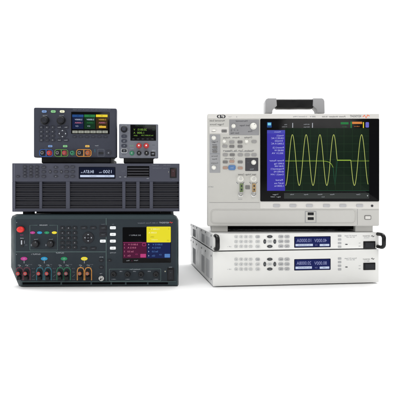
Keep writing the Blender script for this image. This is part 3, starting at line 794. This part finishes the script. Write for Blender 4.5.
    for i in range(len(b.v)):
        v = b.v[i]
        if v[1] < -.002: b.v[i] = (v[0], v[1] - .002*max(0, (v[0]-x)/w*2), v[2])
    b.build('rocker', sw)
    # side screws and vent patches (left side of the case)
    sx = -W/2 + .0005
    for yy in (.03, .13, .21, .31, .39, .445):
        for zz in ((h*.86,) if yy > .05 else (h*.84, h*.16)):
            b = B(); lathe(b, 0, 0, [(.0028, 0), (.0028, -.0006), (.002, -.0011)], STEEL, n=16)
            b.v = [(sx + v[1], yy + v[0], zz + v[2]) for v in b.v]; b.f = [f_[::-1] for f_ in b.f]; b.build('screw', case)
    for y0, y1 in ((.06, .115), (.15, .205), (.335, .40)):
        b = B(); n = 9
        for k in range(n):
            ya = y0 + (y1-y0)*k/n
            box(b, sx - .0004, sx + .001, ya, ya + (y1-y0)/n*.5, h*.12, h*.66, VENTG, .0001)
        b.build('side_vent', case)
    # pull handles on the flatter unit
    if not tall:
        for sgn in (-1, 1):
            xx = sgn*(W/2 - .006) + (.0005 if sgn < 0 else .0035); pts = []; z0_, z1_ = h*.12, h*.88; dp = .030 if sgn < 0 else .034
            pts.append((xx, .001, z0_)); pts.append((xx, -dp*.55, z0_))
            for i in range(1, 6): a = R(90*i/6); pts.append((xx, -dp*.55 - dp*.45*math.sin(a), z0_ + .010 - .010*math.cos(a)))
            for i in range(1, 6): a = R(90*i/6); pts.append((xx, -dp*.55 - dp*.45*math.cos(a), z1_ - .010 + .010*math.sin(a)))
            pts.append((xx, -dp*.55, z1_)); pts.append((xx, .001, z1_))
            b = B(); tube(b, pts, .0048, BLACK, 14, sx=1.15); b.build('handle', U.o)
    if tall:
        for xx in (-.17, .17):
            for yy in (.05, .4):
                b = B(); lathe(b, 0, 0, [(.012, 0), (.012, .002), (.010, -.004)][::-1], RUBBER, n=20)
                b.v = [(v[0] + xx, yy + v[2], .0015 + v[1]*.7) for v in b.v]; b.build('foot', U.o)
    else:
        b = B(); box(b, -W/2 + .004, W/2 - .004, .004, D - .01, -.0016, .0016, RNAV, .0003); b.build('spacer', U.o)
    return U
make_rack(0.0022, .0872, 22.6, True, 'tall white rack power supply without handles, standing on the floor')
make_rack(0.0906, .0428, 0, False, 'slim white rack power supply with black handles, under the large screen')

# ================================================================== scope-style power analyzer with big screen
def make_scope():
    Z0 = .1325
    U = Unit('oscilloscope', 'pale grey oscilloscope with carrying handle and green sine wave screen', 'oscilloscope', .2414, 0.0, Z0, 0.0, RIGHTG)
    P = U.u; T = U.text
    xl, zt = P(207.2, 113.6); xr, zb = P(379.6, 226.2); w, h = xr - xl, zt - zb; cx = (xl+xr)/2; cz = (zt+zb)/2
    b = B(); taper_body(b, w - .006, h - .008, zb + .004, .03, .27, BEIGE, .012, .006); o = b.build('case', U.o); o.location.x = cx
    # bezel: frame ring + face
    b = B(); f = lambda e, r=.004: rrect(cx, cz, w - 2*e, h - 2*e, r, 5)
    rings(b, [(f(.001), .04), (f(0), .036), (f(0), .004), (f(.0008), .001), (f(.0022, .003), 0)], BEIGE)
    bz = b.build('bezel', U.o)
    y = -.0002
    b = B()
    U.rect(b, 207.8, 113.9, 379, 118.6, .4, .001, -.0008, BEIGE_L); yy_ = -.001
    [T(b, 'GD', 221.2 + o_, 116.5, 3.4, yy_ - .00003*i_, INKD, 9) for i_, o_ in enumerate((-.35, 0, .35))]; T(b, 'KEYSIGHT', 355.4, 116.2, 2.2, yy_, INKD, 11); T(b, 'Power Analyzer 16-bit', 333.5, 116.6, 1.5, yy_, INKD, 27)
    T(b, '500 V', 312.6, 116.6, 1.4, yy_, INKM, 6); T(b, '2 Channel 2 MHz', 300, 116.6, 1.2, yy_, INKM, 14); T(b, '*', 236.6, 117.4, 2, yy_, INKM); T(b, 'Touch', 230, 116.8, 1, yy_, SCOPEG, 3)
    U.line(b, [(362.8, 116.9), (364.4, 115.2), (366, 118), (367.6, 115), (369.4, 116.2)], .9, yy_, ORGINK)
    b.build('title_strip', bz)
    # control panel face
    b = B()
    U.rect(b, 209, 119, 259.4, 202.2, .6, .001, -.0006, BEIGE_D)
    yk = -.0008
    T(b, 'Horizontal Scale', 217.2, 120.6, 1.7, yk, INKD, 15); T(b, 'Trigger Source', 217, 124.4, 1.6, yk, INKD, 14); T(b, 'Run Control', 217.4, 127.4, 1, yk, INKM, 13)
    for x_, y_, t_, w_ in ((226.6, 137.6, 'Analyze', 7), (236, 137.4, 'Acquire', 7), (248, 137.3, 'Display', 12), (227.6, 150.6, 'Measure', 10), (244, 150.6, 'Waveform  Tools  File', 20), (229.6, 158.4, 'Channels', 11), (247, 174.4, 'Input  Voltage  Current', 18),
                           (247.6, 183.4, '1            2', 10)):
        T(b, t_, x_, y_, 1.6, yk, INKD, w_)
    for x_ in (225, 240): U.line(b, [(x_, 151.6), (x_ + 13, 151.6)], .3, yk, INKM)
    for x_ in (240.3, 253.4):
        U.line(b, [(x_ - 4, 182), (x_ - 2.4, 183.8)], .5, yk, INKM); U.line(b, [(x_ + 4, 182), (x_ + 2.4, 183.8)], .5, yk, INKM)
    T(b, 'CAT II', 211, 186.8, 1.2, yk, INKM); T(b, 'Ground', 240.2, 199.2, .8, yk, INKM, 4)
    face = b.build('control_panel', U.o); by = -.0006
    b = B(); U.rect(b, 229.2, 119.6, 259, 135.2, .5, by, by-.0008, SCOPEG)
    for x_, y_, t_, w_ in ((241.6, 121, 'Horizontal', 12), (244.6, 125.4, 'Search  Navigate', 10), (234.6, 130.2, '<  >  ||', 8), (234.8, 133, 'Zoom  Delay', 8.6), (250, 131.4, 'Fine', 4)): T(b, t_, x_, y_, 1.6, by-.001, INKD, w_)
    b.build('horizontal_panel', U.o)
    b = B(); U.rect(b, 209.6, 134.4, 220.2, 172.8, .5, by, by-.0008, SCOPEG2)
    for y_, t_ in ((141.9, 'Trigger'), (144.5, 'Level'), (149.4, 'Force'), (156, 'Source'), (159, 'Slope'), (163, 'Cursors')): T(b, t_, 214.6, y_, 1.3, by-.001, INKD, 7)
    U.line(b, [(210.2, 153.9), (219.6, 153.9)], .3, by-.001, INKM)
    b.build('trigger_panel', U.o)
    for x_, y_ in ((214.8, 147.2), (214.8, 151.6)):
        U.key(x_, y_, 4.6, 2.2, SCOPEKD, None, base=by-.0008, r=.6)
    b = B(); U.rect(b, 245.2, 157.8, 258.2, 171, .5, by, by-.001, CHAR); T(b, 'Entry', 251.6, 169, 1, by-.0012, INK, 8); T(b, '~', 248, 162.6, 1.6, by-.0012, INKM); b.build('entry_panel', U.o)
    b = B(); U.rect(b, 209.4, 126.8, 228.4, 133.4, .4, by, by-.0005, BEIGE_L); T(b, 'Auto', 213.6, 131.4, 1.2, by-.0007, INKD, 4); b.build('run_panel', U.o)
    U.key(224.2, 131.1, 5.2, 2.9, SCOPEKD, 'Run', INKD, lh=1, base=by-.0005, r=.5)
    U.key(214, 130.4, 3.2, 2.0, KNOBW, None, base=by-.0005, r=.5)
    for x_, y_, r_, bb in ((233.5, 126.2, 1.9, .0008), (253.4, 126.2, 3.0, .0008), (213.8, 138, 2.0, .0008), (213.8, 167.6, 2.0, .0008), (224.2, 141.4, 1.7, 0), (246.4, 141.4, 1.7, 0), (253.6, 162.4, 2.2, .001)):
        U.knob(x_, y_, r_, KNOBW, h=.011 if r_ > 2.5 else .009, base=by - bb, flute=14, mark=INKM)
    for x_ in (240.4, 253.4): U.knob(x_, 178.9, 2.9, KNOBW, h=.012, base=by, flute=16, mark=INKM, cap=BEIGE_D)
    # buttons
    for x_, y_, m_ in ((224.8, 146.2, SCOPEK), (231.8, 142, SCOPEK), (240, 142, SCOPEKD), (231.8, 146.4, SCOPEKD), (240, 146.4, SCOPEKD), (254, 141.6, SCOPEK),
                       (225.2, 154.8, SCOPEK), (232.2, 154.8, SCOPEKD), (240.3, 154.8, SCOPEK), (247.2, 154.8, SCOPEK), (254, 154.8, SCOPEK),
                       (225.2, 162, SCOPEKD), (231.8, 161.4, SCOPEKB), (240.2, 162, SCOPEKD), (225.2, 167.8, SCOPEKB), (240.2, 168, SCOPEKB)):
        U.key(x_, y_, 4.8, 2.6, m_, None, base=by, r=.6, proud=.003)
    o = U.key(231.9, 167.6, 7.2, 5, SCOPEBL, 'Save', INK, base=by, r=1.6, proud=.0036, lh=1.2); o['label'] = 'blue save key'
    # inputs
    for x_, m_, l_ in ((241.4, GRNCONN, 'green'), (254, TANCONN, 'tan')):
        b = B(); U.rect(b, x_ - 1.7, 183.6, x_ + 1.7, 191.8, .5, by, by-.005, m_, .001); U.rect(b, x_ - .7, 185, x_ + .7, 187, .2, by-.004, by-.0053, INKD, .0002); U.rect(b, x_ - .7, 188.6, x_ + .7, 190.6, .2, by-.004, by-.0053, INKD, .0002)
        o = b.build('input_socket', U.o); o['label'] = l_ + ' input socket'
    b = B(); U.rect(b, 245.4, 185.4, 249.8, 189.2, .5, by, by-.002, SCOPEKD); b.build('probe_port', U.o)
    for x_ in (240.6, 253.6):
        x, z = P(x_, 194.4); r = U.L(1.9); b = B()
        lathe(b, x, z, [(r*1.35, by), (r*1.35, by-.0015), (r, by-.002), (r, by-.011), (r*.9, by-.0116), (r*.66, by-.0116), (r*.64, by-.005)], CHROME, n=28); lathe(b, x, z, [(r*.3, by-.004), (r*.3, by-.0105), (r*.2, by-.011)], KNOBW, n=14); b.build('bnc_socket', U.o)
    # vertical seam left of the screen
    # screen
    b = B(); U.rect(b, 260.2, 118.8, 379.2, 201.4, 1.2, .001, -.0012, GLASS, .0006); scr = b.build('screen', U.o)
    s0, s1, s2, s3 = -.001, -.0014, -.0016, -.0018
    b = B(); U.rect(b, 285.2, 128.2, 369, 191, .1, s0, s1, E_SCR, .00005)
    for k in range(1, 10):
        xx = 285.2 + 83.8*k/10; U.line(b, [(xx, 128.4), (xx, 190.8)], .22, s1 - .0001, E_GRID)
    for k in range(1, 8):
        yy = 128.2 + 62.8*k/8; U.line(b, [(285.4, yy), (368.8, yy)], .22, s1 - .0001, E_GRID)
    for k in range(1, 50): U.line(b, [(285.2 + 83.8*k/50, 159.1), (285.2 + 83.8*k/50, 160.1)], .18, s1 - .0001, E_GRID)
    U.line(b, [(285.4, 190.6), (369, 190.6)], .3, s1 - .0001, E_GHOST)
    b.build('graticule', scr)
    # waveform
    b = B(); pts = []
    xs0, per, mid, amp = 285.4, 13.75, 160.1, 25.4
    ph = 292.3
    x_ = 285.4
    while x_ < 336.9:
        pts.append((x_, mid - amp*math.cos(2*PI*(x_ - ph)/per))); x_ += .22
    x1 = pts[-1][0]
    pts += [(337.2, 160.1), (343, 160.1), (350.2, 160.1)]
    x_ = 350.7
    ph2 = 361.4
    while x_ < 367.9:
        v = mid - amp*math.cos(2*PI*(x_ - ph2)/(per*1.04)); pts.append((x_, v)); x_ += .22
    U.line(b, pts, .52, s3, E_TRACE); o = b.build('trace', scr); o['label'] = 'pale green sine wave trace'
    b = B(); q = [(285.2, 161), (322, 161), (326, 161.3), (329, 162.2), (331.2, 164), (333, 167.4)]
    U.line(b, q, .5, s2, E_TRACE2); U.line(b, [(336.8, 160.3), (350.4, 160.3)], 1.0, s2 - .0003, E_TRACE2); U.line(b, [(350.4, 161), (369, 161)], .4, s2, E_TRACE2)
    U.line(b, [(333, 167.4), (334, 178), (334.8, 185.4), (335.6, 178), (336.6, 166), (337, 161)], .45, s2, E_GHOST); o = b.build('trace', scr); o['label'] = 'lime flat trace that droops and recovers'
    # side bar
    b = B(); U.rect(b, 267, 130.2, 285, 190.8, .2, s0, s1, E_SIDE, .00005); U.rect(b, 267, 130.2, 285, 133.4, .2, s0, s1 - .0001, E_SIDEH, .00005)
    T(b, 'Measure', 277.5, 131.9, 1.1, s2, E_LILAC, 10)
    lines = ((135.6, 'Vrms(1)', 7), (138.2, '120.02 V AC', 12.6), (140.8, 'Irms(2)', 10), (143.6, '2.5062 A AC', 12.6), (147.6, 'Power(1,2)', 11), (150.4, '300.82 W', 9.4), (153.2, '302.31 VA', 12.4), (160.6, 'Power Factor', 14.4), (163.6, '0.9951 lag', 9.6), (166.2, '29.84 VAR', 9.2), (168.8, 'Frequency(1)', 13), (171.6, '60.002 Hz', 10), (174.4, 'Crest(1)  1.414', 13), (180, 'Period', 9), (183.2, '16.67 ms', 9.6), (185.9, '1.2500 ks', 9.4))
    for yy, t_, w_ in lines: T(b, t_, 284 - w_/2 - .3, yy, 1.6, s2, E_LILAC, w_)
    b.build('side_bar', scr)
    b = B()
    U.rect(b, 267, 122.2, 271.6, 127.6, .4, s0, s1, E_BLU, .0001); U.rect(b, 267.6, 122.8, 271, 125.4, .3, s0, s1 - .0001, E_CYAN, .0001)
    T(b, 'H 5.0ms', 284.4, 126.8, 1, s1, E_TXT, 5); T(b, '0.0s', 285.6, 124.6, 1, s1, E_TXT, 5); U.line(b, [(292.6, 123), (292.6, 127.8)], .8, s1, E_TXT)
    T(b, '1.00 MSa/s', 306.6, 124.4, 1, s1, E_TXT, 6); T(b, '40.0 kpts', 306.6, 127, 1, s1, E_TXT, 6); U.line(b, [(312.4, 123), (312.4, 127.8)], .8, s1, E_TXT)
    U.rect(b, 340.6, 122.2, 348.4, 124.4, .2, s0, s1, E_GRN, .0001); T(b, '100 V/', 344.4, 126.8, 1.1, s1, E_GRN, 6.4); U.rect(b, 350.4, 121.6, 351.6, 128, .2, s0, s1, E_GRN, .0001)
    U.rect(b, 352, 121.8, 362, 124, .2, s0, s1, E_ORG, .0001); T(b, '5.00 A/', 356.6, 126.4, 1.1, s1, E_ORG, 6.6); U.rect(b, 362.8, 122.2, 363.8, 128, .2, s0, s1, E_YEL, .0001)
    U.rect(b, 365.4, 122.2, 368.8, 127.6, .8, s0, s1, E_VIO, .0001)
    b.build('header_bar', scr)
    b = B(); U.rect(b, 284, 193, 369, 198.6, .3, s0, s1, E_BARG, .0001)
    for x_, t_, w_ in ((292, 'Volts', 5), (306, 'Amps', 4.6), (320, 'Watts', 6), (332, 'Phase', 7.4), (358, 'Clear', 4.4)): T(b, t_, x_, 194.4, 1.1, s1 - .0002, E_TXT, w_)
    T(b, 'Trigger', 275.4, 194.4, 1.2, s1, E_TXT, 7); T(b, 'Edge 1  0.00V', 275.4, 196.8, 1.2, s1, E_TXT, 10)
    T(b, 'v', 367.4, 195.4, 2, s1 - .0002, E_WHITE); T(b, 'Auto', 323, 196.8, .9, s1 - .0002, E_TXT, 3.6)
    b.build('footer_bar', scr)
    # strip with soft keys under the screen
    b = B(); U.rect(b, 260.2, 202, 379, 208.6, .5, .001, -.0007, BEIGE_L); b.build('soft_key_strip', U.o)
    for x_ in (276.4, 292.8, 309.3, 326.4, 342.8, 359.6): U.key(x_, 205.6, 6.6, 3.0, mat('soft_key_grey', (172, 172, 174), .5, .3), None, base=-.0007, r=.8, proud=.0022, name='soft_key')
    b = B(); x, z = P(372, 205.8); lathe(b, x, z, [(U.L(1.2), -.0005), (U.L(1.2), -.0016), (U.L(.8), -.002)], INKD, n=20); b.build('sensor', U.o)
    # lower fascia: long pocket, usb plate, power button
    b = B()
    a = P(210.6, 209.4); c = P(356, 223.6)
    frame(b, (a[0]+c[0])/2, (a[1]+c[1])/2, c[0]-a[0], a[1]-c[1], U.L(.8), U.L(4), .001, -.0016, BEIGE, .0005); b.build('pocket_rim', U.o)
    b = B(); U.rect(b, 305, 211.2, 316.2, 222.8, .5, .001, -.0011, SCOPEG2, .0003); U.rect(b, 305.7, 211.9, 315.5, 222.1, .4, 0, -.0014, BEIGE_D, .0003); up = b.build('usb_plate', U.o)
    for y_ in (213.8, 218.6):
        b = B(); U.rect(b, 307.6, y_ - 1.4, 313.6, y_ + 1.4, .2, -.001, -.0017, BLACK, .0001); U.rect(b, 308.4, y_ - .2, 312.8, y_ + .7, .1, -.001, -.0021, KEYD, .0001); b.build('usb_port', up)
    b = B(); U.line(b, [(357.4, 209), (357.4, 225)], .4, -.0003, SCOPEK); U.line(b, [(361.6, 209.8), (378.8, 209.8)], .3, -.0003, SCOPEK); b.build('seam', U.o)
    b = B(); U.frame(b, 364.4, 215.4, 371, 219.6, .55, .9, .001, -.0016, SCOPEKD, .0003); U.rect(b, 365, 216, 370.4, 219, .5, .001, -.0026, BEIGE_L); b.build('power_button', U.o)
    b = B(); U.line(b, [(209.4, 202.6), (259.4, 202.6)], .3, -.0004, SCOPEK); b.build('seam', U.o)
    # feet, and a near-black block painting the shade in the gap between them
    x0, _ = P(211.6, 228); x1, _ = P(374.4, 228)
    for p0, p1 in ((211.6, 228), (356.6, 374.4)):
        xa, _ = P(p0, 228); xb, _ = P(p1, 228); b = B(); box(b, xa, xb, .012, .24, 0.0003, zb + .003, BEIGE, .001); b.build('foot', U.o)
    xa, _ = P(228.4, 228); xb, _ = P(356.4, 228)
    b = B(); box(b, xa, xb, .030, .25, .006, zb + .004, SLOT, .001); b.build('gap_shade_block', U.o)
    # carrying handle
    hy = .06; k = (hy + 1.5)/FOC
    def hp(px, py): return ((px-200)*k - U.p.x, (HORIZON-py)*k + CAMH - Z0)
    g = lambda q: [hp(*p) for p in q][::-1]
    h0 = bpy.data.objects.new('handle', None)
    b = B()
    outl = [(276.2, 99.4), (276.2, 108.8)]
    a = hp(275.6, 99.4); c = hp(312.6, 108.9)
    f = lambda e, r: rrect((a[0]+c[0])/2, (a[1]+c[1])/2, c[0]-a[0], a[1]-c[1]-2*e, r, 4)
    rings(b, [(f(.003, .002), hy + .024), (f(0, .004), hy + .018), (f(0, .004), hy - .006), (f(.003, .004), hy - .012)], BLACK); grip = b.build('handle', U.o)
    for sgn, X in ((1, 264.4), (-1, 323.6)):
        q = [(X, 113.8), (X + sgn*.2, 102), (X + sgn*1.2, 99.8), (X + sgn*3, 99), (X + sgn*11.4, 99), (X + sgn*11.9, 106.6), (X + sgn*8.6, 109.4), (X + sgn*7.6, 110.8), (X + sgn*7.2, 113.8)]
        pts = [hp(*p) for p in q]
        if sgn > 0: pts = pts[::-1]
        mx_ = sum(p[0] for p in pts)/9; mz = sum(p[1] for p in pts)/9
        sh = [(mx_ + (p[0]-mx_)*.96, mz + (p[1]-mz)*.97) for p in pts]
        b = B(); rings(b, [(sh, hy + .028), (pts, hy + .024), (pts, hy - .012), (sh, hy - .016)], mat('handle_grey', (154, 154, 156), .5, .3, grain=.2)); b.build('handle_arm', grip)
    a = hp(273, 110.6); c = hp(313.4, 112.0); b = B(); box(b, a[0], c[0], hy + .03, hy + .06, zt - .004, zt + .0075, BEIGE_L, .001); b.build('handle_rest', U.o)
    return U
make_scope()

# ================================================================== light
w = bpy.data.worlds.new('World'); scn.world = w; w.use_nodes = True
bg = w.node_tree.nodes['Background']; bg.inputs['Color'].default_value = (1, 1, 1, 1); bg.inputs['Strength'].default_value = 0.5

def area(name, loc, target, sx, sy, power, col=(1, 1, 1)):
    l = bpy.data.lights.new(name, 'AREA'); l.shape = 'RECTANGLE'; l.size = sx; l.size_y = sy; l.energy = power; l.color = col
    o = bpy.data.objects.new(name, l); COL.objects.link(o); o.location = loc
    o.rotation_euler = (Vector(target) - Vector(loc)).to_track_quat('-Z', 'Y').to_euler(); return o
area('softbox_key', (.7, -2.8, 2.2), (0, 0, .2), 1.6, 1.2, 30, (1, .985, .96))
area('softbox_fill', (-2.4, -1.6, 1.6), (0, 0, .2), 1.6, 1.6, 20, (.97, .985, 1))
area('softbox_top', (0, .9, 2.4), (0, .1, 0), 4.0, 2.0, 110)
area('softbox_backdrop', (0, .9, 3.4), (0, 3.4, 1.0), 8.0, 1.0, 150)

# ================================================================== camera
cd = bpy.data.cameras.new('camera'); cam = bpy.data.objects.new('camera', cd); COL.objects.link(cam)
cam.location = (0, CAMY, CAMH); cam.rotation_euler = (R(90), 0, 0)
cd.sensor_width = 36; cd.lens = 36*FOC/400; cd.shift_y = -(200 - HORIZON)/400; cd.clip_start = .05; cd.clip_end = 100
scn.camera = cam
scn.view_settings.view_transform = 'Standard'; scn.view_settings.look = 'None'; scn.view_settings.gamma = 1; scn.view_settings.exposure = 0
scn.render.resolution_x = scn.render.resolution_y = 1024
